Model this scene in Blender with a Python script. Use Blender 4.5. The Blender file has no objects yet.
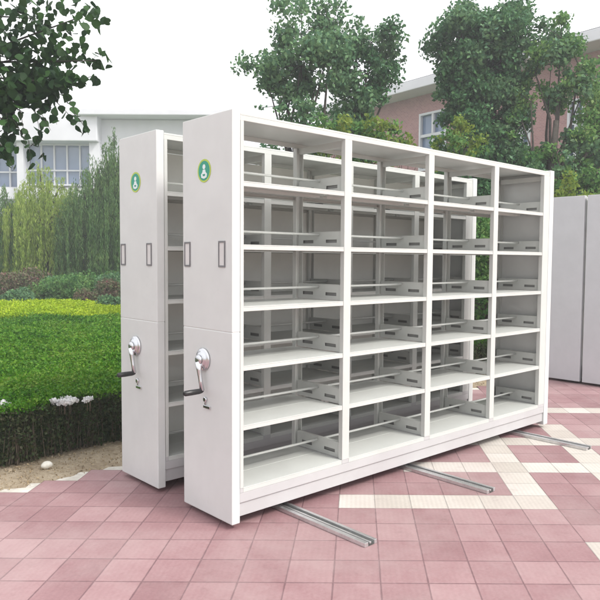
import bpy, bmesh, math, random
import numpy as np
from mathutils import Vector, Matrix
R = math.radians
scene = bpy.context.scene
col = scene.collection

# ------------------------------------------------------------------ camera
CAM = Vector((-2.1594, -2.9210, 1.4952))
YAW, PITCH, FOC = 0.7375, 0.0592, 669.0      # heading east of +Y, look-down, focal length in px of a 600 px frame
cam_d = bpy.data.cameras.new('camera'); cam = bpy.data.objects.new('camera', cam_d); col.objects.link(cam)
cam.location = CAM
cam.rotation_euler = (R(90) - PITCH, -0.0063, -YAW)
cam_d.sensor_width = 36; cam_d.lens = 36 * FOC / 600
cam_d.clip_start = 0.05; cam_d.clip_end = 3000
scene.camera = cam

# ------------------------------------------------------------------ sky, sun, exposure
SUN_EL, SUN_AZ = R(46), R(166)               # azimuth clockwise from +Y
w = bpy.data.worlds.new('World'); scene.world = w; w.use_nodes = True
nt = w.node_tree; nt.nodes.clear()
sky = nt.nodes.new('ShaderNodeTexSky'); sky.sky_type = 'NISHITA'; sky.sun_disc = False
sky.sun_elevation = SUN_EL; sky.sun_rotation = SUN_AZ
sky.air_density = 1.0; sky.dust_density = 6.0; sky.ozone_density = 1.0
hs = nt.nodes.new('ShaderNodeHueSaturation'); hs.inputs['Saturation'].default_value = 0.22
bg = nt.nodes.new('ShaderNodeBackground'); bg.inputs['Strength'].default_value = 0.15
ow = nt.nodes.new('ShaderNodeOutputWorld')
# thin white cloud cover over most of the sky, slightly uneven
tcw = nt.nodes.new('ShaderNodeTexCoord'); cn = nt.nodes.new('ShaderNodeTexNoise'); cn.inputs['Scale'].default_value = 2.2; cn.inputs['Detail'].default_value = 6
mr = nt.nodes.new('ShaderNodeMapRange'); mr.inputs[1].default_value = .3; mr.inputs[2].default_value = .65; mr.inputs[3].default_value = .72; mr.inputs[4].default_value = .97
cm = nt.nodes.new('ShaderNodeMixRGB'); cm.inputs[2].default_value = (4.3, 4.32, 4.4, 1)
nt.links.new(tcw.outputs['Generated'], cn.inputs['Vector']); nt.links.new(cn.outputs[0], mr.inputs[0]); nt.links.new(mr.outputs[0], cm.inputs[0])
nt.links.new(sky.outputs[0], hs.inputs['Color']); nt.links.new(hs.outputs[0], cm.inputs[1]); nt.links.new(cm.outputs[0], bg.inputs[0]); nt.links.new(bg.outputs[0], ow.inputs[0])
sd = bpy.data.lights.new('sun', 'SUN'); sd.energy = 1.3; sd.angle = R(16); sd.color = (1, .96, .9)
so = bpy.data.objects.new('sun', sd); col.objects.link(so)
sdir = Vector((math.sin(SUN_AZ) * math.cos(SUN_EL), math.cos(SUN_AZ) * math.cos(SUN_EL), math.sin(SUN_EL)))
so.rotation_euler = sdir.to_track_quat('Z', 'Y').to_euler(); so.location = (0, -5, 12)
vs = scene.view_settings
vs.view_transform = 'Standard'; vs.look = 'None'; vs.gamma = 1; vs.use_curve_mapping = False
vs.exposure = 1.35
scene.cycles.use_denoising = True
scene.cycles.max_bounces = 8; scene.cycles.transparent_max_bounces = 8

# ------------------------------------------------------------------ helpers
FW = Vector((math.sin(YAW) * math.cos(PITCH), math.cos(YAW) * math.cos(PITCH), -math.sin(PITCH)))
RT = Vector((math.cos(YAW), -math.sin(YAW), 0)); UP = RT.cross(FW)
FH = Vector((math.sin(YAW), math.cos(YAW), 0))
def at(px, py, D):
    """world point seen at that spot of the 600 px photograph, D metres deep"""
    return CAM + D * (FW + RT * ((px - 300) / FOC) + UP * ((300 - py) / FOC))
def plan(px, D, z=0.0):
    p = at(px, 260, D); return Vector((p.x, p.y, z))

def tag(o, label=None, cat=None, group=None, kind=None):
    if label: o['label'] = label
    if cat: o['category'] = cat
    if group: o['group'] = group
    if kind: o['kind'] = kind
    return o
def empty(name, loc=(0, 0, 0), rz=0):
    o = bpy.data.objects.new(name, None); col.objects.link(o); o.location = loc; o.rotation_euler = (0, 0, rz)
    o.empty_display_size = .2
    return o
def mesh_obj(name, me, parent=None, mats=()):
    o = bpy.data.objects.new(name, me); col.objects.link(o)
    if parent: o.parent = parent
    for m in mats:
        me.materials.append(m)
    return o
class MB:
    def __init__(s): s.bm = bmesh.new()
    def box(s, x0, x1, y0, y1, z0, z1, mi=0):
        vs_ = [s.bm.verts.new(c) for c in ((x0,y0,z0),(x1,y0,z0),(x1,y1,z0),(x0,y1,z0),(x0,y0,z1),(x1,y0,z1),(x1,y1,z1),(x0,y1,z1))]
        for f in ((3,2,1,0),(4,5,6,7),(0,1,5,4),(1,2,6,5),(2,3,7,6),(3,0,4,7)):
            fc = s.bm.faces.new([vs_[i] for i in f]); fc.material_index = mi
        return s
    def tube(s, pts, rad, n=8, mi=0, cap=True, smooth=True):
        pts = [Vector(p) for p in pts]
        if not hasattr(rad, '__len__'): rad = [rad] * len(pts)
        rings = []
        for i, p in enumerate(pts):
            d = (pts[min(i+1, len(pts)-1)] - pts[max(i-1, 0)]).normalized()
            a = d.cross(Vector((0, 0, 1)))
            if a.length < .05: a = d.cross(Vector((0, 1, 0)))
            a.normalize(); b = d.cross(a)
            rings.append([s.bm.verts.new(p + (a * math.cos(t) + b * math.sin(t)) * rad[i]) for t in (2*math.pi*k/n for k in range(n))])
        for r0, r1 in zip(rings, rings[1:]):
            for k in range(n):
                f = s.bm.faces.new((r0[k], r0[(k+1) % n], r1[(k+1) % n], r1[k])); f.smooth = smooth; f.material_index = mi
        if cap:
            for r, rev in ((rings[0], True), (rings[-1], False)):
                f = s.bm.faces.new(r[::-1] if rev else r); f.material_index = mi
        return s
    def lathe(s, prof, axis, origin, n=28, mi=0):
        """profile of (distance along axis, radius)"""
        ax = Vector(axis).normalized(); a = ax.cross(Vector((0, 0, 1)))
        if a.length < .05: a = Vector((1, 0, 0))
        a.normalize(); b = ax.cross(a); o = Vector(origin)
        return s.rings([[o + ax * d + (a * math.cos(2*math.pi*k/n) + b * math.sin(2*math.pi*k/n)) * max(r, 1e-4) for k in range(n)] for d, r in prof], mi)
    def rings(s, rr, mi=0):
        rings = [[s.bm.verts.new(p) for p in ring] for ring in rr]; n = len(rings[0])
        for r0, r1 in zip(rings, rings[1:]):
            for k in range(n):
                f = s.bm.faces.new((r0[k], r0[(k+1) % n], r1[(k+1) % n], r1[k])); f.smooth = True; f.material_index = mi
        f = s.bm.faces.new(rings[0][::-1]); f.material_index = mi
        f = s.bm.faces.new(rings[-1]); f.material_index = mi
        return s
    def poly(s, pts, mi=0):
        f = s.bm.faces.new([s.bm.verts.new(p) for p in pts]); f.material_index = mi; return s
    def prism(s, pts, d, mi=0):
        d = Vector(d); a = [s.bm.verts.new(p) for p in pts]; b = [s.bm.verts.new(Vector(p) + d) for p in pts]
        n = len(pts)
        for f in [a[::-1], b] + [[a[i], a[(i+1) % n], b[(i+1) % n], b[i]] for i in range(n)]:
            fc = s.bm.faces.new(f); fc.material_index = mi
        return s
    def build(s, name, mats, parent=None, bevel=0, loc=None):
        bmesh.ops.recalc_face_normals(s.bm, faces=s.bm.faces)
        me = bpy.data.meshes.new(name); s.bm.to_mesh(me); s.bm.free()
        if not isinstance(mats, (list, tuple)): mats = [mats]
        o = mesh_obj(name, me, parent, mats)
        if bevel:
            b = o.modifiers.new('bevel', 'BEVEL'); b.width = bevel; b.segments = 2; b.limit_method = 'ANGLE'
            b.harden_normals = False
        if loc is not None: o.location = loc
        return o
def np_mesh(name, verts, quads, mats, parent=None, n=4):
    me = bpy.data.meshes.new(name)
    verts = np.asarray(verts, np.float32); quads = np.asarray(quads, np.int32)
    me.vertices.add(len(verts)); me.vertices.foreach_set('co', verts.ravel())
    me.loops.add(quads.size); me.loops.foreach_set('vertex_index', quads.ravel())
    me.polygons.add(len(quads)); me.polygons.foreach_set('loop_start', np.arange(0, quads.size, n, dtype=np.int32))
    me.update(calc_edges=True)
    return mesh_obj(name, me, parent, mats)
def copy_tree(o, parent=None):
    c = o.copy(); col.objects.link(c); c.parent = parent
    for ch in [x for x in KIDS.get(o.name, ())]: copy_tree(ch, c)
    return c
KIDS = {}
def index_kids():
    KIDS.clear()
    for x in bpy.data.objects:
        if x.parent: KIDS.setdefault(x.parent.name, []).append(x)

# ------------------------------------------------------------------ materials
def new_mat(name):
    m = bpy.data.materials.new(name); m.use_nodes = True
    n = m.node_tree.nodes; l = m.node_tree.links
    return m, n, l, n['Principled BSDF']
def noise(n, l, scale, detail=4, rough=.6, coord='Object'):
    tc = n.new('ShaderNodeTexCoord'); t = n.new('ShaderNodeTexNoise')
    t.inputs['Scale'].default_value = scale; t.inputs['Detail'].default_value = detail; t.inputs['Roughness'].default_value = rough
    l.new(tc.outputs[coord], t.inputs['Vector']); return t
def ramp(n, l, src, stops):
    r = n.new('ShaderNodeValToRGB'); l.new(src, r.inputs[0])
    e = r.color_ramp.elements
    e[0].position, e[0].color = stops[0][0], (*stops[0][1], 1)
    e[1].position, e[1].color = stops[-1][0], (*stops[-1][1], 1)
    for p, c in stops[1:-1]:
        x = e.new(p); x.color = (*c, 1)
    return r
def bump(n, l, b, src, strength=.3, dist=.01):
    k = n.new('ShaderNodeBump'); k.inputs['Strength'].default_value = strength; k.inputs['Distance'].default_value = dist
    l.new(src, k.inputs['Height']); l.new(k.outputs[0], b.inputs['Normal'])
def simple(name, c0, c1=None, rough=.5, scale=8, metal=0, spec=.5, bmp=0, bd=.01):
    m, n, l, b = new_mat(name)
    b.inputs['Roughness'].default_value = rough; b.inputs['Metallic'].default_value = metal
    b.inputs['Specular IOR Level'].default_value = spec
    t = noise(n, l, scale)
    r = ramp(n, l, t.outputs[0], [(.3, c0), (.7, c1 or c0)]); l.new(r.outputs[0], b.inputs['Base Color'])
    if bmp: bump(n, l, b, t.outputs[0], bmp, bd)
    return m
def leaf_mat(name, cols, trans=.35, rough=.5):
    m, n, l, b = new_mat(name)
    g = n.new('ShaderNodeNewGeometry')
    t = noise(n, l, 1.3, 4, .65); mr = n.new('ShaderNodeMapRange'); mr.inputs[1].default_value = .32; mr.inputs[2].default_value = .68
    l.new(t.outputs[0], mr.inputs[0]); ml = n.new('ShaderNodeMath'); ml.operation = 'MULTIPLY'; ml.inputs[1].default_value = .45; l.new(mr.outputs[0], ml.inputs[0])
    ma = n.new('ShaderNodeMath'); ma.operation = 'MULTIPLY_ADD'; ma.inputs[1].default_value = .55
    l.new(g.outputs['Random Per Island'], ma.inputs[0]); l.new(ml.outputs[0], ma.inputs[2])
    r = ramp(n, l, ma.outputs[0], [(.08 + .84 * i / (len(cols) - 1), c) for i, c in enumerate(cols)])
    l.new(r.outputs[0], b.inputs['Base Color']); b.inputs['Roughness'].default_value = rough
    b.inputs['Specular IOR Level'].default_value = .18
    tr = n.new('ShaderNodeBsdfTranslucent'); l.new(r.outputs[0], tr.inputs[0])
    mx = n.new('ShaderNodeMixShader'); mx.inputs[0].default_value = trans
    l.new(b.outputs[0], mx.inputs[1]); l.new(tr.outputs[0], mx.inputs[2])
    l.new(mx.outputs[0], n['Material Output'].inputs[0])
    return m
def paint(name, c, rough=.34):
    m, n, l, b = new_mat(name)
    t = noise(n, l, 3, 5, .65); c2 = tuple(x * .93 for x in c)
    r = ramp(n, l, t.outputs[0], [(.35, c2), (.65, c)]); l.new(r.outputs[0], b.inputs['Base Color'])
    t2 = noise(n, l, 1.4, 2); rr = n.new('ShaderNodeMapRange'); rr.inputs[3].default_value = rough - .06; rr.inputs[4].default_value = rough + .1
    l.new(t2.outputs[0], rr.inputs[0]); l.new(rr.outputs[0], b.inputs['Roughness'])
    t3 = noise(n, l, 2.6, 2, .4); bump(n, l, b, t3.outputs[0], .35, .004)
    # faint smears and rub marks
    t4 = noise(n, l, 7, 8, .8); mr = n.new('ShaderNodeMapRange'); mr.inputs[1].default_value = .60; mr.inputs[2].default_value = .80; mr.inputs[4].default_value = .30
    l.new(t4.outputs[0], mr.inputs[0]); mx = n.new('ShaderNodeMixRGB'); mx.inputs[2].default_value = (c[0]*.62, c[1]*.60, c[2]*.56, 1)
    l.new(mr.outputs[0], mx.inputs[0]); l.new(r.outputs[0], mx.inputs[1]); l.new(mx.outputs[0], b.inputs['Base Color'])
    return m
M = {}
M['panel'] = paint('panel_paint', (.66, .675, .665))
M['cream'] = paint('shelf_paint', (.575, .59, .565), .36)
M['back'] = paint('back_paint_lifted', (.76, .76, .72))  # lighter than the shelf paint, to brighten the shaded rear bays
M['base'] = paint('base_paint', (.50, .495, .50))
M['shaded_panel'] = paint('panel_paint_shaded', (.56, .565, .585))  # panel paint again, darker and bluer: shade put into the colour
M['slot_shade'] = simple('slot_shade_web', (.24, .24, .235), (.30, .30, .29), rough=.5, metal=.2)  # dark grey standing in for the shade inside the bracket slots
M['gap'] = simple('dark_rubber', (.02, .02, .022), rough=.8)
M['chrome'] = simple('chrome', (.62, .63, .65), (.72, .72, .74), rough=.18, metal=1)
M['black'] = simple('black_plastic', (.015, .015, .017), (.03, .03, .03), rough=.35)
M['holder'] = simple('label_holder_grey', (.17, .17, .18), (.24, .24, .25), rough=.4, metal=.3)
M['card'] = simple('label_card', (.62, .61, .60), (.66, .65, .64), rough=.6)
M['teal'] = simple('badge_green', (.0, .25, .16), (.0, .32, .2), rough=.3)
M['lime'] = simple('badge_lime', (.38, .52, .04), (.46, .58, .06), rough=.3)
M['badge_white'] = simple('badge_white', (.72, .8, .8), rough=.3)
M['steel'] = simple('rail_steel', (.58, .58, .58), (.72, .72, .72), rough=.32, metal=.8, scale=30)
M['groove'] = simple('rail_groove', (.07, .08, .075), (.20, .21, .20), rough=.45, metal=.6, scale=40)

# ------------------------------------------------------------------ ground, pavement
def ground_mat():
    m, n, l, b = new_mat('soil')
    t = noise(n, l, 3.5, 8, .7); t2 = noise(n, l, 40, 5, .7)
    r = ramp(n, l, t.outputs[0], [(.3, (.32, .25, .17)), (.5, (.44, .36, .255)), (.7, (.52, .44, .33))])
    mx = n.new('ShaderNodeMixRGB'); mx.blend_type = 'MULTIPLY'; mx.inputs[0].default_value = .6
    r2 = ramp(n, l, t2.outputs[0], [(.35, (.55, .5, .45)), (.6, (1, 1, 1))])
    l.new(r.outputs[0], mx.inputs[1]); l.new(r2.outputs[0], mx.inputs[2]); l.new(mx.outputs[0], b.inputs['Base Color'])
    b.inputs['Roughness'].default_value = .95; bump(n, l, b, t2.outputs[0], .8, .02)
    return m
M['soil'] = ground_mat()
o = MB().poly([(-900, -900, -.012), (900, -900, -.012), (900, 900, -.012), (-900, 900, -.012)]).build('ground', M['soil']); tag(o, kind='structure')
M['grass'] = simple('grass_ground', (.035, .09, .02), (.09, .17, .04), rough=.95, scale=2.5, bmp=.8, bd=.05)
gp = [plan(-900, 11, -.006), plan(900, 13, -.006), plan(2200, 90, -.006), plan(-2200, 90, -.006)]
o = MB().poly(gp).build('lawn', M['grass']); tag(o, kind='structure')

PA = RT * .222                       # one tile to the right
PB = (FH + RT * .085) * .2355        # one tile away from the camera
def gpt(D, X):
    h = (D - 1.4952 * math.sin(PITCH)) / math.cos(PITCH)
    p = CAM + FH * h + RT * X; return Vector((p.x, p.y, 0))
P0 = gpt(4.05, 1.352)                # corner of the two cream bands
def is_cream(i, j):
    if j == 0 and -6 < i <= 0: return True
    if i == 0 and 0 <= j: return j < 30
    if j in (3, 6): return i > -4 or j == 3 and i > -3
    if i == 3 and 1 <= j <= 8: return True
    if j == 11: return i >= 3
    if j == -3: return i >= 1
    if i == 1 and j < -3: return j > -9
    if i == 7 and -3 <= j <= 3: return True
    if j in (-6,) and i >= 1: return True
    return False
def tile_mat(name, lo, mid, hi, ribs):
    m, n, l, b = new_mat(name)
    uv = n.new('ShaderNodeUVMap'); uv.uv_map = 'tile'
    sp = n.new('ShaderNodeSeparateXYZ'); l.new(uv.outputs[0], sp.inputs[0])
    def mth(op, a, bv=None):
        k = n.new('ShaderNodeMath'); k.operation = op
        for idx, v in enumerate((a, bv)):
            if v is None: continue
            if isinstance(v, (int, float)): k.inputs[idx].default_value = v
            else: l.new(v, k.inputs[idx])
        return k.outputs[0]
    jit = noise(n, l, 9, 5, .7); js = mth('MULTIPLY', mth('SUBTRACT', jit.outputs[0], .5), .035)
    fx, fy = mth('FRACT', sp.outputs[0]), mth('FRACT', sp.outputs[1])
    ex = mth('MINIMUM', fx, mth('SUBTRACT', 1, fx)); ey = mth('MINIMUM', fy, mth('SUBTRACT', 1, fy))
    e = mth('ADD', mth('MINIMUM', ex, ey), js)
    jn = n.new('ShaderNodeMapRange'); jn.inputs[1].default_value = .006; jn.inputs[2].default_value = .026; l.new(e, jn.inputs[0])
    # per-tile tone
    fl = n.new('ShaderNodeVectorMath'); fl.operation = 'FLOOR'; l.new(uv.outputs[0], fl.inputs[0])
    wn = n.new('ShaderNodeTexWhiteNoise'); wn.noise_dimensions = '3D'; l.new(fl.outputs[0], wn.inputs['Vector'])
    t = noise(n, l, 2.2, 7, .7); t2 = noise(n, l, 60, 4, .7)
    s = mth('ADD', mth('MULTIPLY', t.outputs[0], .55), mth('MULTIPLY', wn.outputs['Value'], .26))
    s = mth('ADD', s, mth('MULTIPLY', t2.outputs[0], .28))
    r = ramp(n, l, s, [(.3, lo), (.52, mid), (.75, hi)])
    mx = n.new('ShaderNodeMixRGB'); mx.inputs[1].default_value = (lo[0]*.78, lo[1]*.8, lo[2]*.82, 1)
    l.new(jn.outputs[0], mx.inputs[0]); l.new(r.outputs[0], mx.inputs[2])
    # fine ribs moulded in the tile
    rb = mth('SINE', mth('MULTIPLY', fx, 2 * math.pi * 8)); rbm = n.new('ShaderNodeMapRange'); l.new(rb, rbm.inputs[0])
    rbm.inputs[1].default_value = -1; rbm.inputs[3].default_value = 1 - ribs; rbm.inputs[4].default_value = 1
    mm = n.new('ShaderNodeMixRGB'); mm.blend_type = 'MULTIPLY'; mm.inputs[0].default_value = 1
    l.new(mx.outputs[0], mm.inputs[1]); l.new(rbm.outputs[0], mm.inputs[2])
    # pale dust trodden over the tiles
    td = noise(n, l, .8, 8, .75); dr = n.new('ShaderNodeMapRange'); dr.inputs[1].default_value = .46; dr.inputs[2].default_value = .78; dr.inputs[4].default_value = .5
    l.new(td.outputs[0], dr.inputs[0]); dm = n.new('ShaderNodeMixRGB'); dm.inputs[2].default_value = (.47, .39, .375, 1)
    l.new(dr.outputs[0], dm.inputs[0]); l.new(mm.outputs[0], dm.inputs[1])
    # dark stains and spots
    ts = noise(n, l, 5.5, 6, .75); sr_ = n.new('ShaderNodeMapRange'); sr_.inputs[1].default_value = .60; sr_.inputs[2].default_value = .74; sr_.inputs[4].default_value = .35
    l.new(ts.outputs[0], sr_.inputs[0]); sm = n.new('ShaderNodeMixRGB'); sm.inputs[2].default_value = (.13, .09, .085, 1)
    l.new(sr_.outputs[0], sm.inputs[0]); l.new(dm.outputs[0], sm.inputs[1])
    l.new(sm.outputs[0], b.inputs['Base Color'])
    b.inputs['Roughness'].default_value = .62; b.inputs['Specular IOR Level'].default_value = .35
    hgt = mth('ADD', mth('MULTIPLY', jn.outputs[0], 1.0), mth('MULTIPLY', t2.outputs[0], .25)); hgt = mth('ADD', hgt, mth('MULTIPLY', rb, .06))
    bump(n, l, b, hgt, .35, .004)
    return m
M['pink'] = tile_mat('pink_tile', (.22, .118, .125), (.295, .17, .178), (.375, .24, .245), .035)
M['cream_tile'] = tile_mat('cream_tile', (.42, .38, .34), (.53, .49, .44), (.62, .585, .545), .08)
def build_pavement():
    vs_, qs, uv, mi = [], [], [], []
    for i in range(-45, 80):
        for j in range(-45, 75):
            p = P0 + PA * i + PB * j
            c = p + PA * .5 + PB * .5
            if c.y > 1.47 or c.x > 16 or c.y < -9 or c.x < -9: continue
            k = len(vs_)
            for q in (p, p + PA, p + PA + PB, p + PB): vs_.append((q.x, q.y, .0))
            qs.append((k, k+1, k+2, k+3)); uv += [(i+60, j+60), (i+61, j+60), (i+61, j+61), (i+60, j+61)]
            mi.append(1 if is_cream(i, j) else 0)
    o = np_mesh('pavement', vs_, qs, [M['pink'], M['cream_tile']])
    l = o.data.uv_layers.new(name='tile'); l.data.foreach_set('uv', np.array(uv, np.float32).ravel())
    o.data.polygons.foreach_set('material_index', np.array(mi, np.int32))
    bm = bmesh.new(); bm.from_mesh(o.data); bmesh.ops.remove_doubles(bm, verts=bm.verts, dist=.003); bm.to_mesh(o.data); bm.free()
    tag(o, kind='structure')
build_pavement()
# rough concrete haunching that shows past the sawtooth of tiles
M['concrete'] = simple('haunch_concrete', (.42, .39, .34), (.66, .63, .57), rough=.9, scale=9, bmp=.6, bd=.01)
rng = random.Random(5)
pts = [(-9, 1.0, -.006), (16, 1.0, -.006)]
x = 16
while x > -9:
    pts.append((x, 1.50 + rng.uniform(-.05, .06), -.006)); x -= rng.uniform(.05, .14)
o = MB().poly(pts).build('pavement_edge', M['concrete']); tag(o, kind='structure')

# ------------------------------------------------------------------ mobile shelving
L, W, H = 3.54, .487, 2.30
ZS = [.225, .576, .910, 1.240, 1.580, 1.925]      # shelf tops
DIV = [.068, .900, 1.753, 2.606, 3.415]            # centre of post pairs
UG = 'mobile shelving units on the paved yard'
def shelving_unit(label, plain=False):
    t = empty('mobile_shelving_unit'); tag(t, label, 'mobile shelving', UG)
    pm = M['shaded_panel'] if plain else M['panel']
    # left end panel: a folded steel box with a shallow seam across
    m = MB()
    if plain: m.box(0, .055, 0, W, .03, H)
    else: m.box(0, .055, 0, W, .03, 1.0985).box(0, .055, 0, W, 1.1005, H); m.box(.002, .053, .002, W-.002, 1.09, 1.11)
    m.build('end_panel', pm, t, .004)
    MB().box(3.470, L, 0, W, .03, H).build('end_panel', M['panel'] if not plain else pm, t, .004)
    # top cover with folded front and rear lips
    m = MB(); m.box(.057, 3.468, .004, W-.004, 2.276, 2.288); m.box(.057, 3.468, .004, .018, 2.248, 2.276).box(.057, 3.468, W-.018, W-.004, 2.248, 2.276)
    m.build('top_cover', M['cream'], t, .002)
    # posts
    for k, x in enumerate(DIV):
        hw = .031 if 0 < k < 4 else (.011 if k == 0 else .05)
        for y0, y1, ya, yb in ((.001, .006, .006, .034), (W-.006, W-.001, W-.034, W-.006)):
            m = MB(); m.box(x-hw, x+hw, y0, y1, .2255, 2.2475)
            m.box(x-hw, x-hw+.004, ya, yb, .2255, 2.2475); m.box(x+hw-.004, x+hw, ya, yb, .2255, 2.2475)
            m.build('post', M['cream'], t)
        m = MB(); m.box(x-.012, x+.012, .036, W-.036, 2.205, 2.246); m.build('cross_brace', M['cream'], t)
    # shelves, one tray per bay and level: two halves meeting at mid depth
    for k in range(4):
        xa = DIV[k] + (.031 if 0 < k else .011) + .001; xb = DIV[k+1] - (.031 if k < 3 else .05) - .001
        for z in ZS:
            m = MB(); mid = W/2
            for a, b_ in ((.003, mid-.0015), (mid+.0015, W-.003)):
                m.box(xa, xb, a, b_, z-.006, z)
            m.box(xa, xb, .003, .008, z-.028, z-.0065).box(xa, xb, .0085, .022, z-.028, z-.024)
            m.box(xa, xb, W-.008, W-.003, z-.028, z-.0065).box(xa, xb, W-.022, W-.0085, z-.028, z-.024)
            m.box(xa, xb, mid-.02, mid-.016, z-.024, z-.0065).box(xa, xb, mid+.016, mid+.02, z-.024, z-.0065)
            sh = m.build('shelf', M['cream'], t, .0012)
            MB().tube([(xa-.012, mid, z+.083), (xb+.012, mid, z+.083)], .0075, 10).build('stop_bar', M['cream'], t)
    # slotted bracket plates standing on the shelves at every post pair
    for k, x in enumerate(DIV):
        for z in ZS:
            m = MB(); y0, y1 = .037, W-.037; h = .098; th = .0022
            zz0, zz1 = z+.0285, z+.0495
            s1, s2 = (.085, .185), (.302, .402)
            for xc in (x-.012, x+.012):
                m.box(xc-.001, xc+.001, y0, y1, z+.001, zz0).box(xc-.001, xc+.001, y0, y1, zz1, z+h)
                for a, b_ in ((y0, s1[0]), (s1[1], s2[0]), (s2[1], y1)): m.box(xc-.001, xc+.001, a, b_, zz0, zz1)
            bmesh.ops.remove_doubles(m.bm, verts=m.bm.verts, dist=1e-5)
            m.box(x-.0015, x+.0015, y0+.001, y1-.001, z+.001, z+h-.001, 1)  # inner sheet added so the slots look dark, like shadowed recesses
            m.box(x-.0135, x+.0135, y0, y1, z+h+.0003, z+h+.003)
            m.build('shelf_bracket', [M['cream'], M['slot_shade']], t)
    # base: plinth lip, recessed band and a lower channel; wheels below
    m = MB(); m.box(.057, 3.468, .004, .010, .142, .1965).box(.057, 3.468, W-.010, W-.004, .142, .1965)
    m.box(.057, 3.468, .014, .032, .062, .141).box(.057, 3.468, W-.032, W-.014, .062, .141)
    m.box(.057, 3.468, .033, W-.033, .10, .14)
    for k, x in enumerate(DIV):
        a, b_ = (x-.031, x+.031) if 0 < k < 4 else ((.057, x+.0115) if k == 0 else (x-.0505, 3.468))
        m.box(a, b_, .003, W-.003, .1972, .2248)
    bf = m.build('base_frame', M['base'], t, .002)
    for rx in (.435, 1.625, 3.095):
        for y in (.11, W-.11):
            MB().lathe([(-.012, .034), (.012, .034)], (1, 0, 0), (rx, y, .064), 20).build('wheel', M['steel'], bf)
    if plain: return t
    # fittings on the left end panel (facing -x)
    X = -.001
    def ringm(r0, r1, d0, d1, c, n=36):
        m = MB()
        m.rings([[Vector((c[0]-d, c[1]+r*math.cos(2*math.pi*k/n), c[2]+r*math.sin(2*math.pi*k/n))) for k in range(n)] for d, r in ((d0, r1), (d1, r1), (d1, r0), (d0, r0))])
        return m
    bc = (0, .262, 1.996)
    bd = MB().lathe([(.0005, .0555), (.0025, .0555)], (-1, 0, 0), bc, 40).build('badge', M['teal'], t)
    m = MB(); n = 40
    for a0 in range(n):
        A, B = 2*math.pi*a0/n, 2*math.pi*(a0+1)/n
        q = [(-.0005, bc[1]+r*math.cos(a), bc[2]+r*math.sin(a)) for r, a in ((.0555, A), (.0555, B), (.0650, B), (.0650, A))]
        m.prism(q, (-.002, 0, 0))
    bmesh.ops.remove_doubles(m.bm, verts=m.bm.verts, dist=1e-5)
    m.build('rim', M['lime'], bd)
    m = MB().lathe([(.0027, .014), (.0035, .014)], (-1, 0, 0), (0, bc[1], bc[2]+.022), 20)
    q = [(-.0027, bc[1]+a, bc[2]+b_) for a, b_ in ((-.012, .006), (.012, .006), (.016, -.008), (.03, -.02), (.026, -.038), (0, -.045), (-.026, -.038), (-.03, -.02), (-.016, -.008))]
    m.prism(q, (-.0008, 0, 0)).build('emblem', M['badge_white'], bd)
    q = [(-.0037, bc[1]+a, bc[2]+b_) for a, b_ in ((-.013, -.019), (.013, -.019), (.009, -.030), (-.009, -.030))]
    MB().prism(q, (-.0006, 0, 0)).build('emblem_mark', M['teal'], bd)
    for yc in (.436, .092):
        zc = 1.527; hw, hh = .030, .072; m = MB()
        for a, b_, c, d in ((-hw, hw, hh-.009, hh), (-hw, hw, -hh, -hh+.009), (-hw, -hw+.006, -hh+.009, hh-.009), (hw-.006, hw, -hh+.009, hh-.009)):
            m.box(-.006, -.0008, yc+a, yc+b_, zc+c, zc+d)
        lh = m.build('label_holder', M['holder'], t)
        MB().box(-.002, -.0005, yc-hw+.0065, yc+hw-.0065, zc-hh+.0095, zc+hh-.0095).build('label_card', M['card'], lh)
    # crank: round hub, curved arm, black grip
    cy, cz = .272, .925
    hub = MB().lathe([(.0005, .066), (.010, .066), (.016, .058), (.016, .05), (.022, .046), (.030, .036), (.032, .02)], (-1, 0, 0), (0, cy, cz), 36).build('crank_wheel', M['chrome'], t)
    m = MB().lathe([(.0322, .030), (.040, .030), (.046, .022), (.048, .006)], (-1, 0, 0), (0, cy, cz), 24); m.build('hub_cap', M['chrome'], hub)
    m = MB(); m.tube([(-.036, cy, cz-.012), (-.036, cy-.008, cz-.06), (-.034, cy-.018, cz-.12), (-.032, cy-.030, cz-.175)], [.021, .015, .012, .014], 12)
    m.build('crank_arm', M['chrome'], hub)
    m = MB().lathe([(.026, .009), (.036, .013), (.05, .0155), (.10, .0165), (.142, .0155), (.15, .010)], (-1, .04, -.02), (0, cy-.030, cz-.175), 18)
    m.build('grip', M['black'], hub)
    m = MB().lathe([(.0005, .016), (.010, .016), (.012, .011)], (-1, 0, 0), (0, cy-.02, .695), 20)
    m.box(-.009, -.0008, cy-.07, cy-.004, .645, .662).box(-.006, -.0008, cy-.026, cy-.014, .6625, .682)
    m.build('lock', M['chrome'], t, .002)
    return t
u1 = shelving_unit('nearest pale grey open shelving unit with badge and crank, six levels by four bays')
b1 = shelving_unit('plain shade-grey shelving unit at right, left of the dark joint between the two', plain=True)
index_kids()
u2 = copy_tree(u1); u2.location = (0, .789, 0)
u2['label'] = 'rear pale shelving unit with badge and crank, closed back, beside the hedge'
index_kids()
for k in range(4):
    MB().box(DIV[k] + .012, DIV[k+1] - .012, W-.0075, W-.0065, .20, 2.246).build('back_panel', M['back'], u2)
b1.location = (5.85, .789, 0)
b2 = copy_tree(b1); b2.location = (5.85, .270, 0)
b2['label'] = 'plain shade-grey shelving unit end at far right edge, right of the dark joint'
for bb in (b1, b2):
    pass

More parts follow.
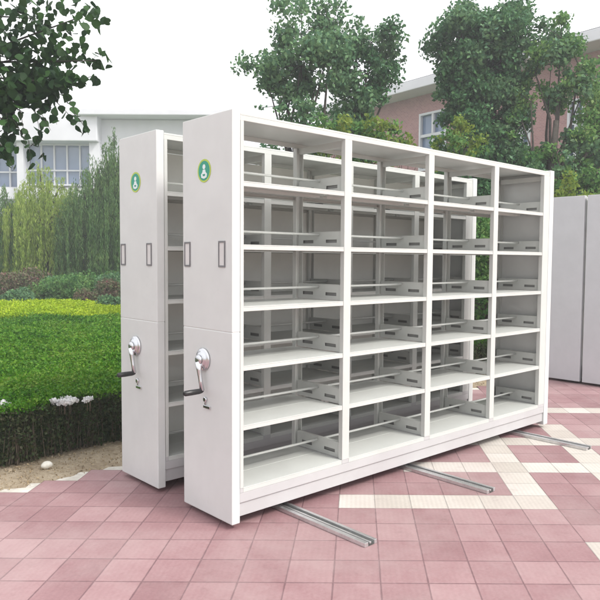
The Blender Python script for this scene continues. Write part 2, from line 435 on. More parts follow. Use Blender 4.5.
# floor rails
def floor_rail(x, y0, y1, label, wd=.094):
    t = empty('floor_rail', (x, y0, 0)); tag(t, label, 'floor rail', 'steel floor rails under the shelving')
    h = wd/2; ln = y1-y0
    m = MB(); m.box(-h, -h+.026, 0, ln, .001, .024).box(h-.020, h, 0, ln, .001, .024).box(-.007, .007, .004, ln, .0095, .020)
    m.build('rail_channel', M['steel'], t, .0015)
    MB().box(-h+.0265, h-.0205, .002, ln, .001, .009).build('rail_bed', M['groove'], t)
    return t
floor_rail(.435, -.635, 1.36, 'long double steel floor rail near the crank end of the shelving, ending at the bottom')
floor_rail(1.625, -.612, 1.36, 'middle steel floor rail, poking out across the cream band of the paving')
floor_rail(3.095, -.585, 1.36, 'farthest steel floor rail, poking out under the right end of the shelving')

# ------------------------------------------------------------------ foliage tools
def leaf_quads(P, size, rs, normal_bias=None, aspect=.62, hang=0.0, dirs=None):
    """rhombus leaves bent along the midrib; P (n,3)"""
    n = len(P); P = np.asarray(P)
    d = rs.normal(size=(n, 3)) if dirs is None else dirs + rs.normal(size=(n, 3)) * .25
    d[:, 2] -= hang; d /= np.linalg.norm(d, axis=1)[:, None]
    nn = rs.normal(size=(n, 3))
    if normal_bias is not None: nn += np.asarray(normal_bias)
    s = np.cross(d, nn); s /= np.linalg.norm(s, axis=1)[:, None] + 1e-9
    up = np.cross(s, d)
    L_ = (np.asarray(size) * rs.uniform(.65, 1.25, n))[:, None]
    Wd = L_ * aspect * .5
    v = np.empty((n, 4, 3))
    v[:, 0] = P - d * L_ * .5; v[:, 2] = P + d * L_ * .5
    v[:, 1] = P + s * Wd - d * L_ * .08 + up * L_ * .1; v[:, 3] = P - s * Wd - d * L_ * .08 + up * L_ * .1
    return v.reshape(-1, 3)
def leaves(name, P, size, rs, mat, parent=None, **k):
    v = leaf_quads(P, size, rs, **k); q = np.arange(len(v)).reshape(-1, 4)
    return np_mesh(name, v, q, [mat], parent)
OUT = np.array([(-.5, 0, 0), (-.42, .24, .05), (-.18, .44, .09), (.12, .34, .06), (.34, .14, .02), (.52, 0, -.04), (.34, -.14, .02), (.12, -.34, .06), (-.18, -.44, .09), (-.42, -.24, .05)])
def round_leaves(name, P, size, rs, mat, parent=None, hang=.9):
    n = len(P); d = rs.normal(size=(n, 3)); d[:, 2] -= hang; d /= np.linalg.norm(d, axis=1)[:, None]
    s = np.cross(d, rs.normal(size=(n, 3))); s /= np.linalg.norm(s, axis=1)[:, None]; up = np.cross(s, d)
    L_ = (size * rs.uniform(.7, 1.2, n))[:, None, None]; o_ = OUT[None]
    v = P[:, None, :] + L_ * (d[:, None] * o_[..., :1] + s[:, None] * o_[..., 1:2] + up[:, None] * o_[..., 2:])
    k = len(OUT); v = v.reshape(-1, 3)
    base_ = np.arange(n)[:, None] * k
    q = np.concatenate([base_ + np.array(f) for f in ((0, 1, 2, 5), (2, 3, 4, 5), (0, 5, 8, 9), (5, 6, 7, 8))])
    return np_mesh(name, v, q, [mat], parent)
def ball(rs, n, c, r, shell=.45, squash=(1, 1, 1)):
    d = rs.normal(size=(n, 3)); d /= np.linalg.norm(d, axis=1)[:, None]
    rad = r * (shell + (1 - shell) * rs.random(n)) ** .7
    return np.asarray(c) + d * rad[:, None] * np.asarray(squash)
M['bark'] = simple('bark', (.03, .026, .02), (.07, .06, .05), rough=.9, scale=14, bmp=.8, bd=.02)
M['twig'] = simple('twig', (.06, .05, .035), (.13, .10, .07), rough=.9, scale=20)
M['lf_dark'] = leaf_mat('leaf_dark', [(.02, .07, .03), (.045, .14, .055), (.10, .22, .08), (.07, .18, .09), (.19, .32, .13)], .3)
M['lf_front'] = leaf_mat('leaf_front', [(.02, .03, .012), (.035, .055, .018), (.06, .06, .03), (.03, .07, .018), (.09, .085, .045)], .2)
M['lf_backlit'] = leaf_mat('leaf_near_backlit', [(.01, .035, .015), (.02, .055, .02), (.03, .075, .02), (.05, .13, .03)], .25)  # greens darkened so the near leaves look backlit
M['lf_grey'] = leaf_mat('leaf_grey_green', [(.045, .12, .06), (.10, .21, .10), (.17, .30, .13), (.08, .19, .11), (.26, .38, .19)], .3)
M['lf_mid'] = leaf_mat('leaf_mid', [(.04, .13, .04), (.09, .22, .06), (.17, .32, .09), (.30, .42, .14)], .4)
M['lf_lime'] = leaf_mat('leaf_lime', [(.10, .18, .03), (.20, .28, .05), (.30, .36, .07)], .45)
M['lf_willow'] = leaf_mat('leaf_willow', [(.16, .27, .05), (.30, .42, .08), (.46, .54, .15)], .45)
M['lf_willow_dark'] = leaf_mat('leaf_willow_dark', [(.05, .14, .04), (.11, .22, .07), (.20, .31, .10)], .4)
M['lf_red'] = leaf_mat('leaf_red', [(.17, .06, .07), (.10, .15, .06), (.20, .12, .10), (.12, .18, .07), (.28, .20, .15)], .3)
M['lf_gold'] = leaf_mat('leaf_gold', [(.22, .36, .01), (.34, .48, .012), (.46, .56, .03)], .3)
M['lf_hedge'] = leaf_mat('leaf_hedge', [(.02, .09, .004), (.045, .16, .006), (.08, .22, .010), (.13, .27, .02), (.18, .26, .04)], .3)
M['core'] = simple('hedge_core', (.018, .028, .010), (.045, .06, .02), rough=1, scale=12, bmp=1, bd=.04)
M['core_gold'] = simple('gold_core', (.16, .25, .01), (.24, .34, .02), rough=1, scale=12, bmp=1, bd=.04)

# ------------------------------------------------------------------ clipped hedge bed
HZ = .41
def hedge_height(x, y):
    return HZ + .025*np.sin(x*1.7+y*.9) + .018*np.sin(x*4.1-y*2.3) + .012*np.sin(x*9+y*7)
def hedge_front(x): return 2.03 + .04*np.sin(x*2.1) + .03*np.sin(x*5.3+1)
def build_hedge():
    rs = np.random.RandomState(3)
    t = empty('hedge', (0, 2.1, 0)); tag(t, 'broad clipped green hedge bed with dark twiggy front, behind the paving', 'hedge')
    # inner mass following the clipped top
    xs = np.arange(-7, 12.01, .25); ys = np.concatenate([[0], np.linspace(.06, 1, 32)**1.3])
    V, Q = [], []
    def back(x):  # far edge: a line square to the view
        p = plan(120, 12.3); return p.y + (x - p.x) * (-RT.x and RT.y / RT.x)
    for x in xs:
        f = hedge_front(x) + .09; bk = max(back(x) + .5*math.sin(x*.6), f + .8)
        for k, s in enumerate(ys):
            y = f + (bk - f) * s
            V.append((x, y - 2.1, (hedge_height(x, y) - .05) if k else -.005))
    ny = len(ys)
    for i in range(len(xs)-1):
        for j in range(ny-1):
            a = i*ny+j; Q.append((a, a+ny, a+ny+1, a+1))
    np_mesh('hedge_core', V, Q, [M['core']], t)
    # front face stems
    m = MB(); r = random.Random(9)
    for _ in range(900):
        x = r.uniform(-4, 6); f = float(hedge_front(x)) + r.uniform(0, .08)
        a = Vector((x, f-2.1+.02, -.005)); b_ = a + Vector((r.uniform(-.07, .07), r.uniform(-.05, .02), r.uniform(.22, .40)))
        m.tube([a, (a+b_)/2 + Vector((r.uniform(-.012, .012), -.008, 0)), b_], [r.uniform(.003, .006), .0035, .002], 4, cap=False)
    m.build('stems', M['twig'], t)
    # leaves: front face (thinner towards the foot), top surface
    P = []
    n = 52000; x = rs.uniform(-4.5, 6.5, n); z = HZ * (1 - rs.random(n)**1.0 * 1.0); keep = rs.random(n) < np.clip((z / HZ)**.8 + .12, 0, 1)
    x, z = x[keep], z[keep]; y = hedge_front(x) + rs.normal(0, .03, len(x)) + .05*np.sin(x*23+z*9)*rs.random(len(x)) + .02
    F = np.stack([x, y-2.1, z], 1)
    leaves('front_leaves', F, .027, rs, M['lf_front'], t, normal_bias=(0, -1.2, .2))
    # top
    N = 330000; D = 4.6 + (13.2-4.6) * rs.random(N)**1.25
    X = (rs.random(N) * 1.02 - .62) * D * .78
    px = X / D * FOC + 300
    keep = (px < 150) | (rs.random(N) < .28)
    D, X = D[keep], X[keep]
    hx = CAM.x + FH.x*D + RT.x*X; hy = CAM.y + FH.y*D + RT.y*X
    k = (hy > hedge_front(hx) - .01) & (hx > -7) & (hx < 12); hx, hy, D = hx[k], hy[k], D[k]
    bk = np.array([back(v) for v in hx]) + .3; k = hy < bk; hx, hy, D = hx[k], hy[k], D[k]
    T = np.stack([hx, hy-2.1, hedge_height(hx, hy) + rs.normal(-.012, .02, len(hx))], 1)
    sp = []
    for _ in range(420):
        q = rs.randint(len(T)); ht = rs.uniform(.03, .09); k = 7; ss = np.linspace(0, 1, k); ln = rs.normal(0, .25, 2) * ht
        sp.append(np.stack([T[q, 0] + ln[0]*ss, T[q, 1] + ln[1]*ss, T[q, 2] + ht*ss], 1) + rs.normal(0, .006, (k, 3)))
    leaves('shoots', np.concatenate(sp), .024, rs, M['lf_hedge'], t, normal_bias=(0, 0, .6))
    leaves('top_leaves', T, .026 + .0032*(D-4.6), rs, M['lf_hedge'], t, normal_bias=(0, 0, 1.0))
build_hedge()
def gold_bed():
    rs = np.random.RandomState(4)
    c = plan(30, 14.4); t = empty('golden_hedge', c); tag(t, 'low arc of bright yellow-green hedge beyond the green hedge bed', 'hedge')
    def shape(u, v, pad=0):   # u along view-right, v away, in metres from centre
        return (u/(3.0+pad))**2 + (v/(2.3+pad))**2
    def wpt(u, v, z): q = RT*u + FH*v; return (q.x + .0, q.y, z)
    top = lambda u, v: .36 + .15*np.clip(1-(u/2.5)**2-(v/2.2)**2, 0, 1) + .02*np.sin(u*3)+.02*np.sin(v*4+u)
    V, Q = [(0, 0, .45)], []
    rings, seg = 8, 40
    for r_ in range(1, rings+1):
        for s in range(seg):
            a = 2*math.pi*s/seg; f = min(1, r_/(rings-1)); u, v = 2.5*f*math.cos(a)*.97, 2.2*f*math.sin(a)*.97
            V.append(wpt(u, v, (top(u, v)-.06) if r_ < rings else -.005))
    for r_ in range(rings-1):
        for s in range(seg):
            a = 1+r_*seg; Q.append((a+s, a+(s+1) % seg, a+seg+(s+1) % seg, a+seg+s))
    for s in range(0, seg, 2): Q.append((0, 1+s, 1+(s+1) % seg, 1+(s+2) % seg))
    np_mesh('hedge_core', V, Q, [M['core_gold']], t)
    n = 52000; a = rs.uniform(0, 2*math.pi, n); f = np.sqrt(rs.random(n)); u, v = 2.5*f*np.cos(a), 2.2*f*np.sin(a)
    z = top(u, v) + rs.normal(0, .025, n)
    n2 = 12000; a2 = rs.uniform(0, 2*math.pi, n2); u2_, v2_ = 2.5*np.cos(a2), 2.2*np.sin(a2)
    u = np.concatenate([u, u2_]); v = np.concatenate([v, v2_]); z = np.concatenate([z, rs.random(n2)*.5])
    P = np.stack([RT.x*u+FH.x*v, RT.y*u+FH.y*v, z], 1)
    leaves('leaves', P, .055, rs, M['lf_gold'], t, normal_bias=(0, 0, 1))
gold_bed()

# white blossom on the hedge, pebble on the soil
M['petal'] = leaf_mat('petal_white', [(.72, .72, .74), (.8, .8, .8), (.78, .78, .74)], .3)
def blossom(px, py, wd, n, label, seed):
    rs = np.random.RandomState(seed); D = (CAM.z - HZ - .04) / ((py-260)/FOC)
    c = plan(px, D, HZ+.02)
    t = empty('white_blossom', (c.x, c.y, HZ-.03)); tag(t, label, 'flowers', 'white blossom on the clipped hedge')
    P = []
    for _ in range(max(2, n//45)):
        u = rs.uniform(-wd, wd); v = rs.uniform(-.06, .06); P.append(ball(rs, 45, (RT.x*u+FH.x*v, RT.y*u+FH.y*v, .042+rs.uniform(-.012, .012)), .028, .3, (1, 1, .7)))
    P = np.concatenate(P)
    leaves('petals', P, .026, rs, M['petal'], t, aspect=.7)
    m = MB(); r = random.Random(seed)
    for _ in range(6):
        u = r.uniform(-wd, wd)*.7; q = RT*u; m.tube([(q.x, q.y, -.06), (q.x, q.y, .03)], .0025, 5)
    m.build('stalks', M['twig'], t)
blossom(63, 400, .085, 700, 'larger clump of white blossom near the front edge of the hedge', 1)
blossom(87, 397, .02, 100, 'tiny white blossom on the hedge, just right of the larger clump', 2)
blossom(3, 404, .05, 240, 'white blossom cut off by the left border, on the hedge', 3)
def pebble():
    c = at(43, 476, 4.75); bm = bmesh.new(); bmesh.ops.create_icosphere(bm, subdivisions=3, radius=.036)
    r = random.Random(2)
    for v in bm.verts: v.co = Vector((v.co.x*1.15, v.co.y*.9, v.co.z*.78)) * (1 + .12*math.sin(v.co.x*70+v.co.y*40) * .6 + r.uniform(-.02, .02))
    for f in bm.faces: f.smooth = True
    me = bpy.data.meshes.new('stone'); bm.to_mesh(me); bm.free()
    o = mesh_obj('stone', me, None, [simple('white_stone', (.6, .57, .5), (.78, .76, .7), rough=.8, scale=30, bmp=.4)])
    g = plan(43, 4.72); o.location = (g.x, g.y, .014); tag(o, 'small whitish stone on the bare soil in front of the hedge', 'stone')
pebble()
# litter of clods and dry leaves on the soil
def litter():
    rs = np.random.RandomState(8); n = 5000
    x = rs.uniform(-3, 7, n); y = rs.uniform(1.5, 2.15, n)
    P = np.stack([x, y, np.full(n, -.006)+rs.random(n)*.006], 1)
    o = leaves('leaf_litter', P, .018, rs, leaf_mat('dry_leaf', [(.20, .14, .08), (.33, .25, .15), (.42, .34, .22), (.12, .08, .05)], .1), normal_bias=(0, 0, 3)); tag(o, kind='stuff')
litter()

# ------------------------------------------------------------------ mixed shrubs behind
SHG = 'low mixed shrubs between the golden hedge and the willows'
def shrub(px, D, h, wd, mat, label, seed):
    rs = np.random.RandomState(seed); c = plan(px, D); t = empty('shrub', c); tag(t, label, 'shrub', SHG)
    P = []
    for _ in range(9):
        q = rs.uniform(-1, 1, 2); zz = rs.uniform(.25, .8)*h; P.append(ball(rs, 420, (q[0]*wd*.55, q[1]*wd*.55, zz), wd*.42, .5, (1, 1, .6*h/wd if h < wd else 1)))
    P = np.concatenate(P); P = P[P[:, 2] > 0]
    leaves('foliage', P, .075, rs, mat, t, normal_bias=(0, 0, .5))
    m = MB(); r = random.Random(seed)
    for _ in range(8):
        m.tube([(0, 0, -.01), (r.uniform(-.3, .3)*wd, r.uniform(-.3, .3)*wd, h*.6)], [.02, .006], 5)
    m.build('stems', M['twig'], t)
shr = [(4, 18.0, 1.15, .85, 'lf_red'), (16, 16.9, .8, .6, 'lf_grey'), (30, 18.6, 1.25, .9, 'lf_red'), (44, 17.8, 1.0, .7, 'lf_mid'),
       (58, 18.9, 1.15, .8, 'lf_grey'), (70, 17.5, 1.05, .7, 'lf_mid'), (84, 16.6, .75, .6, 'lf_red'), (92, 18.6, 1.15, .9, 'lf_mid'), (104, 17.2, .95, .7, 'lf_red'), (118, 18.1, 1.1, .8, 'lf_grey'), (112, 15.6, .6, .6, 'lf_grey')]
wordm = {'lf_mid': 'green', 'lf_red': 'reddish', 'lf_grey': 'grey-green'}
places = ['at the left edge, under the willows', 'low, close behind the golden hedge at left', 'behind the left half of the golden hedge', 'right of centre behind the golden hedge crest',
          'tall at the foot of the yellow willow', 'between the yellow and the dark willow', 'low and dull, touching the right half of the golden hedge', 'at the foot of the dark willow', 'next to the rear shelving unit, low', 'beside the rear shelving unit panel, taller', 'smallest, at the right tip of the golden hedge']
for k, (px, D, h, wd, mt) in enumerate(shr): shrub(px, D, h, wd, M[mt], f'{wordm[mt]} shrub {places[k]}', 40+k)

# ------------------------------------------------------------------ weeping trees
WG = 'weeping trees in front of the pale building'
def weeping(px, D, h, wd, mat, label, seed, n=260, top=1.0):
    rs = np.random.RandomState(seed); r = random.Random(seed); c = plan(px, D); t = empty('willow_tree', c); tag(t, label, 'tree', WG)
    m = MB(); m.tube([(0, 0, -.02), (.06, .03, h*.35), (0, .05, h*.7)], [.13, .09, .05], 8)
    P, Dd, lines = [], [], []
    for _ in range(n):
        a = r.uniform(0, 6.28); rad = wd*math.sqrt(r.random()); top_z = h*(1 - .42*(rad/wd)**1.6)*r.uniform(.78, 1.03)
        x, y = rad*math.cos(a), rad*math.sin(a); ln = top_z*r.uniform(.45, .95)
        k = int(ln*55); s = rs.random(k); sway = r.uniform(-.15, .15)
        P.append(np.stack([x + sway*s**2 + rs.normal(0, .03, k), y + rs.normal(0, .03, k), top_z - ln*s], 1))
        if r.random() < .12: m.tube([(0, .05, h*.55), (x*.6, y*.6, top_z*.98), (x, y, top_z)], [.03, .015, .006], 5, cap=False)
    P = np.concatenate(P); P = P[P[:, 2] > .1]
    m.build('trunk', M['bark'], t)
    leaves('crown', P, .12, rs, mat, t, aspect=.2, dirs=np.tile([0, 0, -1.0], (len(P), 1)))
weeping(12, 21.5, 3.9, 1.5, M['lf_willow_dark'], 'dull green weeping tree in full view, first from the left border', 11, 200)
weeping(45, 21.0, 4.5, 1.4, M['lf_willow'], 'yellow-green weeping tree in the middle left, before the glass front', 12, 300)
weeping(74, 22.5, 4.0, 1.0, M['lf_willow'], 'slim yellow-green weeping tree between the yellow one and the dark one', 13, 180)
weeping(95, 20.5, 4.6, 1.15, M['lf_willow_dark'], 'dark weeping tree left of the rear shelving unit', 14, 300)
weeping(114, 20.8, 5.6, .65, M['lf_willow_dark'], 'tallest narrow dark weeping tree touching the rear shelving unit', 15, 220)
weeping(-22, 22.5, 4.2, 1.5, M['lf_willow_dark'], 'half-seen green weeping tree cut off by the left border, farthest back', 16, 200)

# ------------------------------------------------------------------ broadleaf trees
TG = 'leafy trees behind the shelving'
def tree(px, D, clumps, mat, label, seed, full=1.0, leaf=.085, dens=300, trunk_h=None, group=TG, mat2=None, tr=.11, leaf_hang=.35):
    """clumps: (px, py, depth offset, radius m) read off the photograph, turned into world positions at the tree's depth"""
    rs = np.random.RandomState(seed); r = random.Random(seed); base = plan(px, D)
    t = empty('leafy_tree', base); tag(t, label, 'tree', group)
    C_ = [(at(a, b, D+dz) - base, rad) for a, b, dz, rad in clumps]
    C_ = [(c, rad*1.3) for c, rad in C_]; zmax = max(c.z for c, _ in C_); fork = trunk_h or zmax*.45
    m = MB(); m.tube([(0, 0, -.02), (.05, .02, fork*.5), (0, 0, fork), (.05, -.05, fork + (zmax-fork)*.5)], [tr*1.2, tr, tr*.8, tr*.4], 9)
    P, P2 = [], []
    for c, rad in C_:
        a = Vector((0, 0, fork*r.uniform(.8, 1.1))); mid = (a + c)/2 + Vector((r.uniform(-.2, .2), r.uniform(-.2, .2), r.uniform(0, .3)))
        m.tube([a, mid, c], [tr*.4, tr*.22, tr*.08], 6, cap=False)
        nsub = max(4, int(15*full*rad/.5))
        for _ in range(nsub):
            d = Vector((r.gauss(0, 1), r.gauss(0, 1), r.gauss(0, .8))).normalized() * rad * r.uniform(.35, 1.0)
            q = c + d; m.tube([c, q], [tr*.06, .004], 4, cap=False)
            sr = rad*r.uniform(.3, .6); k = int(dens*(sr/.15)**2*.36*r.uniform(.4, 1.3))
            (P2 if (mat2 and r.random() < .35) else P).append(ball(rs, max(6, k), q, sr, .05, (1, 1, .8)))
    m.build('trunk', M['bark'], t)
    leaves('crown', np.concatenate(P), leaf*.88, rs, mat, t, hang=leaf_hang, aspect=.66)
    if P2: leaves('young_leaves', np.concatenate(P2), leaf, rs, mat2, t, hang=leaf_hang, aspect=.6)
    return t
# centre: grey-green tree against the white sky
tree(300, 11.5, [(268, 88, 0, .32), (292, 84, .2, .38), (278, 106, -.2, .28), (304, 106, 0, .36), (316, 84, .3, .34), (294, 126, .1, .3), (316, 128, 0, .36), (300, 66, 0, .5), (272, 62, .2, .4), (325, 58, 0, .5), (300, 34, 0, .55), (330, 28, .2, .4),
                 (310, 150, .1, .4), (290, 160, 0, .4)], M['lf_grey'], 'grey-green leafy tree against the white sky, leftmost behind the shelving', 21, full=.5, leaf=.10, dens=150)
tree(352, 12.5, [(352, 92, 0, .40), (368, 94, .2, .26), (346, 118, 0, .38), (362, 120, 0, .3), (380, 82, .2, .16), (360, 70, 0, .5), (384, 62, .2, .3), (340, 50, 0, .4), (370, 42, 0, .5), (396, 66, .3, .16), (352, 148, 0, .45), (372, 142, .1, .25)],
     M['lf_dark'], 'darker leafy tree just left of the brick gable', 22, full=.55, leaf=.095, dens=170, mat2=M['lf_grey'])
# young lime-green growth low in front of the brick wall
tree(330, 10.5, [(334, 126, 0, .25), (348, 134, 0, .26), (322, 136, .1, .24), (340, 155, 0, .28)], M['lf_mid'], 'low light green sapling behind the second bay of the shelving', 23, leaf=.08, dens=110, tr=.04, mat2=M['lf_lime'])
tree(384, 10.5, [(376, 128, 0, .24), (386, 140, 0, .26), (366, 140, .1, .26), (398, 150, 0, .22), (382, 160, 0, .3)], M['lf_mid'], 'low light green sapling before the left of the brick wall', 24, leaf=.08, dens=110, tr=.04, mat2=M['lf_lime'])
tree(404, 10.8, [(400, 138, 0, .16), (407, 148, 0, .18), (394, 152, 0, .15), (418, 160, 0, .16)], M['lf_lime'], 'small yellow-green sapling below the white window', 25, leaf=.07, dens=80, tr=.03)
tree(456, 10.0, [(452, 138, 0, .22), (460, 130, 0, .18), (446, 150, 0, .22), (464, 148, 0, .26), (456, 122, .1, .13)], M['lf_lime'], 'yellow-green sapling right of the white window', 26, leaf=.075, dens=130, tr=.035, mat2=M['lf_mid'])
# right: large dense trees
tree(478, 12.5, [(462, 94, 0, .36), (478, 88, .2, .44), (500, 86, 0, .36), (458, 118, .2, .32), (480, 118, 0, .48), (500, 112, .2, .4), (470, 146, 0, .45), (496, 148, 0, .5), (478, 64, 0, .6), (456, 66, .2, .4), (500, 58, 0, .4), (460, 38, 0, .5), (490, 30, 0, .6),
                 (486, 172, 0, .5), (510, 172, .2, .45), (468, 182, 0, .5), (500, 205, 0, .5)], M['lf_dark'], 'large dark green tree right of the white window, above the third and fourth bays', 27, full=.75, leaf=.09, dens=240, mat2=M['lf_grey'])
tree(548, 12.0, [(530, 100, 0, .26), (560, 86, .1, .34), (578, 100, .1, .38), (522, 122, 0, .26), (544, 150, 0, .24), (578, 134, 0, .34), (522, 160, 0, .36), (556, 172, 0, .4), (585, 170, 0, .45), (598, 118, .1, .34), (550, 62, .1, .34), (578, 64, 0, .36), (534, 72, .1, .26), (600, 148, 0, .4),
                 (580, 198, 0, .45), (552, 200, 0, .45), (612, 190, 0, .5), (540, 225, 0, .4), (556, 150, -.3, .22), (548, 184, -.4, .3), (564, 172, -.4, .24), (618, 100, 0, .5), (560, 36, 0, .5)], M['lf_mid'], 'mid-green broad tree over the right end of the shelving, brick showing through gaps', 28, full=.5, leaf=.09, dens=210, mat2=M['lf_grey'])
tree(566, 9.6, [(566, 176, 0, .12), (562, 188, 0, .16), (570, 196, 0, .16), (556, 200, .1, .2), (566, 212, 0, .25)], M['lf_lime'], 'slim yellow-green sapling just right of the shelving top corner', 29, leaf=.07, dens=120, tr=.03)
tree(650, 14, [(640, 90, 0, .8), (670, 120, 0, .9), (640, 150, 0, .8), (680, 60, 0, .9), (660, 180, 0, .8), (720, 120, 0, 1)], M['lf_dark'], 'dark tree cut off by the right border, above the plain shade-grey units', 30, leaf=.12, dens=110)
# shrubs seen through the shelving
for k, (px, D, h, mt, lb) in enumerate([(484, 10.2, 2.3, 'lf_mid', 'bushy green shrub seen through the third bay of the shelving'), (530, 10.8, 2.2, 'lf_dark', 'dark green shrub behind the right bay of the shelving')]):
    rs = np.random.RandomState(70+k); t = empty('bush', plan(px, D)); tag(t, lb, 'bush', 'bushes behind the shelving')
    P = np.concatenate([ball(rs, 500, (rs.uniform(-.6, .6), rs.uniform(-.5, .5), rs.uniform(.2, .95)*h), .38, .4) for _ in range(14)]); P = P[P[:, 2] > 0]
    leaves('foliage', P, .075, rs, M[mt], t)
    m = MB(); r = random.Random(k)
    for _ in range(8): m.tube([(0, 0, -.01), (r.uniform(-.5, .5), r.uniform(-.4, .4), h*.8)], [.025, .008], 5)
    m.build('stems', M['twig'], t)

# near tree at upper left: trunk just out of view, boughs reach in
def near_tree():
    rs = np.random.RandomState(31); r = random.Random(31); D = 6.5
    base = plan(-150, D+.6); t = empty('poplar_tree', base); tag(t, 'dark leafy boughs hanging into the upper left corner, near the viewer', 'tree')
    m = MB(); m.tube([(0, 0, -.02), (.04, .02, 1.6), (.02, 0, 3.0), (.1, -.1, 4.6)], [.17, .13, .11, .06], 10)
    clumps = [(8, 92, 0, .24, 120), (34, 86, .1, .22, 120), (54, 84, -.1, .18, 70), (4, 112, 0, .16, 50), (36, 104, 0, .14, 30), (20, 96, 0, .2, 60), (48, 96, 0, .12, 24), (14, 128, 0, .12, 14), (-20, 100, 0, .3, 90), (-30, 140, 0, .25, 60),
              (68, 82, 0, .13, 22), (20, 60, 0, .35, 120), (60, 52, .1, .3, 80), (-20, 50, 0, .4, 120), (95, 62, 0, .16, 20), (30, 20, 0, .4, 120), (-40, 10, 0, .5, 140), (80, 18, 0, .25, 40), (6, 152, -.1, .10, 14), (4, 140, 0, .09, 9)]
    P = []
    for a, b, dz, rad, n in clumps:
        c = at(a, b, D+dz) - base; st = Vector((.03, 0, r.uniform(2.6, 3.6))); mid = (st+c)/2 + Vector((0, 0, .25))
        m.tube([st, mid, c], [.03, .014, .005], 6, cap=False)
        P.append(ball(rs, n, c, rad, .1, (1, 1, .7)))
    # hanging sprays with single leaves
    for (x0, y0, x1, y1, k) in ((28, 100, 50, 132, 8), (50, 98, 82, 136, 10), (62, 92, 76, 118, 6), (10, 118, 27, 150, 7), (30, 148, 42, 142, 4), (28, 142, 30, 168, 4), (66, 80, 72, 84, 3), (84, 80, 96, 82, 5), (40, 158, 43, 160, 2), (6, 140, 10, 158, 6), (2, 100, 8, 130, 8), (48, 108, 56, 126, 4), (70, 112, 88, 136, 7), (34, 112, 40, 140, 5), (18, 108, 24, 140, 6), (0, 150, 14, 172, 6)):
        a = at(x0, y0, D) - base; b_ = at(x1, y1, D-.1) - base
        m.tube([a, (a+b_)/2 + Vector((0, 0, .03)), b_], [.004, .003, .0015], 5, cap=False)
        s = (np.arange(k)+.5)/k
        P.append(np.stack([np.array(a)*(1-q) + np.array(b_)*q + rs.normal(0, .018, 3) for q in s]))
    m.build('trunk', M['bark'], t)
    P = np.concatenate(P)
    round_leaves('crown', P, .092, rs, M['lf_backlit'], t)
near_tree()

# ------------------------------------------------------------------ pale modern building, far left
def glass_mat():
    m, n, l, b = new_mat('curtain_glass')
    b.inputs['Roughness'].default_value = .08; b.inputs['Specular IOR Level'].default_value = .9
    t = noise(n, l, .35, 3); r = ramp(n, l, t.outputs[0], [(.35, (.09, .15, .26)), (.65, (.19, .27, .40))]); l.new(r.outputs[0], b.inputs['Base Color'])
    return m
M['glass'] = glass_mat()
M['white_clad'] = simple('white_cladding', (.66, .66, .70), (.74, .74, .78), rough=.5, scale=.6)
M['mullion'] = simple('mullion_white', (.62, .63, .66), rough=.4)
def modern_building():
    D = 45.0; o0 = plan(-120, D)
    t = empty('glass_building', o0, -YAW); tag(t, 'pale modern building with blue glass front and white fascia, far left', 'building')
    # local x = picture right, y = away; px -> x at this depth
    X = lambda px: (px + 120)/FOC*D
    Z = lambda py: CAM.z + (260-py)/FOC*D
    xe = X(235)
    m = MB(); m.box(0, X(100), .6, 14, 0, Z(146)); m.box(X(100), xe, .0, 14, 0, Z(122.5)); m.build('wall', M['white_clad'], t)
    m = MB(); m.box(0, X(103), -1.0, 14, Z(146)+.003, Z(118)); m.box(X(86), xe, -1.4, 14.2, Z(122), Z(116)); m.build('roof_fascia', M['white_clad'], t, .05)
    m = MB(); m.prism([(X(86), -.8, Z(118)+.003), (X(86), 12, Z(118)+.003), (X(20), 12, Z(104)), (0, 12, Z(104)), (0, -.8, Z(112))][:3] + [(0, 12, Z(118)+.003), (0, -.8, Z(118)+.003)], (0, 0, .9)); m.build('roof', M['white_clad'], t)
    for x0, x1, z0, z1 in ((X(-60), X(22), Z(190), Z(146)), (X(29), X(93), Z(187), Z(146))):
        g = MB().box(x0, x1, .35, .55, z0, z1).build('window', M['glass'], t)
        m = MB(); nx = max(2, round((x1-x0)/.82))
        for i in range(nx+1):
            x_ = x0 + (x1-x0)*i/nx; m.box(x_-.05, x_+.05, .20, .347, z0, z1)
        for zz in (z0+.04, z0 + (z1-z0)*.36, z1-.06): m.box(x0, x1, .15, .197, zz-.05, zz+.05)
        m.build('mullions', M['mullion'], g)
    for a, b_ in ((22.3, 28.7), (93.3, 103)): MB().box(X(a), X(b_), -.6, .59, 0, Z(146)-.01).build('pillar', M['white_clad'], t)
    MB().box(X(-60), X(92.8), -.3, .34, Z(201), Z(190)-.01).build('sill_band', M['white_clad'], t)
modern_building()

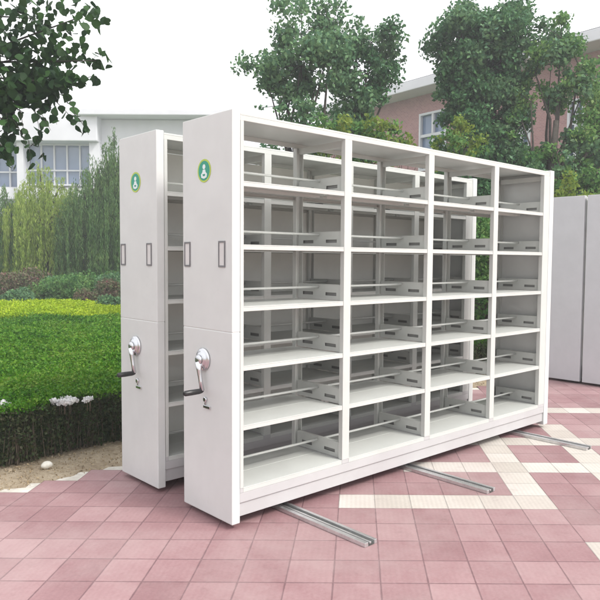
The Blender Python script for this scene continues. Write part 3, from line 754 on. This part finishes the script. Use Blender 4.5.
# ------------------------------------------------------------------ brick building, right
def brick_mat():
    m, n, l, b = new_mat('brick')
    tc = n.new('ShaderNodeTexCoord'); mp = n.new('ShaderNodeMapping'); mp.inputs['Rotation'].default_value = (R(90), 0, 0)
    br = n.new('ShaderNodeTexBrick'); br.inputs['Scale'].default_value = 4.2; br.inputs['Mortar Size'].default_value = .02
    br.inputs['Color1'].default_value = (.34, .17, .17, 1); br.inputs['Color2'].default_value = (.42, .22, .21, 1); br.inputs['Mortar'].default_value = (.42, .33, .31, 1)
    l.new(tc.outputs['Object'], mp.inputs[0]); l.new(mp.outputs[0], br.inputs['Vector']); l.new(br.outputs[0], b.inputs['Base Color'])
    b.inputs['Roughness'].default_value = .85; bump(n, l, b, br.outputs['Fac'], -.3, .01)
    return m
M['brick'] = brick_mat()
def brick_building():
    a = plan(330, 32.5); b_ = plan(600, 21.7); v = (b_-a); ang = math.atan2(v.y, v.x); ln = v.length
    t = empty('brick_building', a, ang); tag(t, 'pink brick building with white eaves and white-framed windows behind the trees', 'building')
    Ltot = ln + 9; zt = 8.3
    X = lambda px: _hit(px, a, v)
    def _hit(px, a, v):
        d = FH + RT*((px-300)/FOC); d2 = Vector((d.x, d.y)); # solve CAM + s d = a + k v
        den = d2.x*v.y - d2.y*v.x; s = ((a.x-CAM.x)*v.y - (a.y-CAM.y)*v.x)/den
        p = Vector((CAM.x + s*d2.x, CAM.y + s*d2.y)); return (p - Vector((a.x, a.y))).length
    # wall pieces around the openings
    wins = [(X(417), X(444), 5.2, 7.55), (X(509), X(527), 4.9, 6.9), (X(563), X(580), 4.9, 6.9)]
    wins += [(x0, x1, 1.3, 3.3) for x0, x1, _, _ in wins]
    xs = sorted({0, Ltot} | {q for w_ in wins for q in w_[:2]}); zs = sorted({0, zt} | {q for w_ in wins for q in w_[2:]})
    m = MB()
    for x0, x1 in zip(xs, xs[1:]):
        z = 0; col_w = sorted([w_ for w_ in wins if w_[0] <= x0 + 1e-6 and x1 <= w_[1] + 1e-6], key=lambda q: q[2])
        for w_ in col_w: m.box(x0, x1, 0, .3, z, w_[2]); z = w_[3]
        m.box(x0, x1, 0, .3, z, zt)
    m.box(0, .3, .3, 9, 0, zt).box(Ltot-.3, Ltot, .3, 9, 0, zt).box(.3, Ltot-.3, 8.7, 9, 0, zt)
    m.build('wall', M['brick'], t)
    m = MB(); m.box(-.9, Ltot+.9, -1.0, 9.9, zt+.003, zt+.38); m.build('eaves', M['white_clad'], t, .03)
    m = MB(); m.prism([(-.9, -1.0, zt+.385), (-.9, 9.9, zt+.385), (-.9, 4.45, zt+2.2)], (Ltot+1.8, 0, 0)); m.build('roof', simple('pale_roof', (.55, .55, .57), (.66, .66, .68), rough=.7, scale=2), t)
    for x0, x1, z0, z1 in wins:
        w_ = empty('window', ((x0+x1)/2, 0, z0)); w_.parent = t
        h = z1-z0; hw = (x1-x0)/2; m = MB(); f = .09
        m.box(-hw, hw, -.04, .1, 0, f).box(-hw, hw, -.04, .1, h-f, h).box(-hw, -hw+f, -.04, .1, f+.001, h-f-.001).box(hw-f, hw, -.04, .1, f+.001, h-f-.001)
        m.box(-hw+f+.001, hw-f-.001, -.02, .08, h*.58, h*.58+.12); m.box(-.05, .05, -.03, .09, f+.001, h*.58-.001).box(-.05, .05, -.03, .09, h*.58+.121, h-f-.001)
        m.box(-hw+f+.001, -.051, -.01, .07, h*.27, h*.27+.06).box(.051, hw-f-.001, -.01, .07, h*.27, h*.27+.06)
        m.build('frame', M['mullion'], w_); MB().box(-hw+.02, hw-.02, .12, .14, .02, h-.02).build('pane', M['glass'], w_)
brick_building()

# ------------------------------------------------------------------ hazy air
m = bpy.data.materials.new('haze'); m.use_nodes = True; n = m.node_tree.nodes; l = m.node_tree.links
n.remove(n['Principled BSDF']); pv = n.new('ShaderNodeVolumePrincipled'); pv.inputs['Color'].default_value = (.95, .96, 1, 1); pv.inputs['Density'].default_value = .0055; pv.inputs['Anisotropy'].default_value = .3
l.new(pv.outputs[0], n['Material Output'].inputs['Volume'])
o = MB().box(-950, 950, -950, 950, -1.0, 18).build('haze', m); tag(o, kind='stuff')

def clods():
    r = random.Random(12); m = MB()
    for _ in range(420):
        x, y = r.uniform(-2.2, 5.5), r.uniform(1.52, 2.08); q = r.uniform(.004, .013)
        if r.random() < .08: q *= 1.7
        p = [(x + q*math.cos(a)*r.uniform(.7, 1.2), y + q*math.sin(a)*r.uniform(.7, 1.2), -.012) for a in (k*1.0472 for k in range(6))]
        top = [(a + (x-a)*.45, b_ + (y-b_)*.45, -.012 + q*r.uniform(.6, 1.1)) for a, b_, _ in p]
        m.rings([[Vector(v) for v in p], [Vector(v) for v in top]])
    o = m.build('soil_clods', M['soil']); tag(o, kind='stuff')
clods()
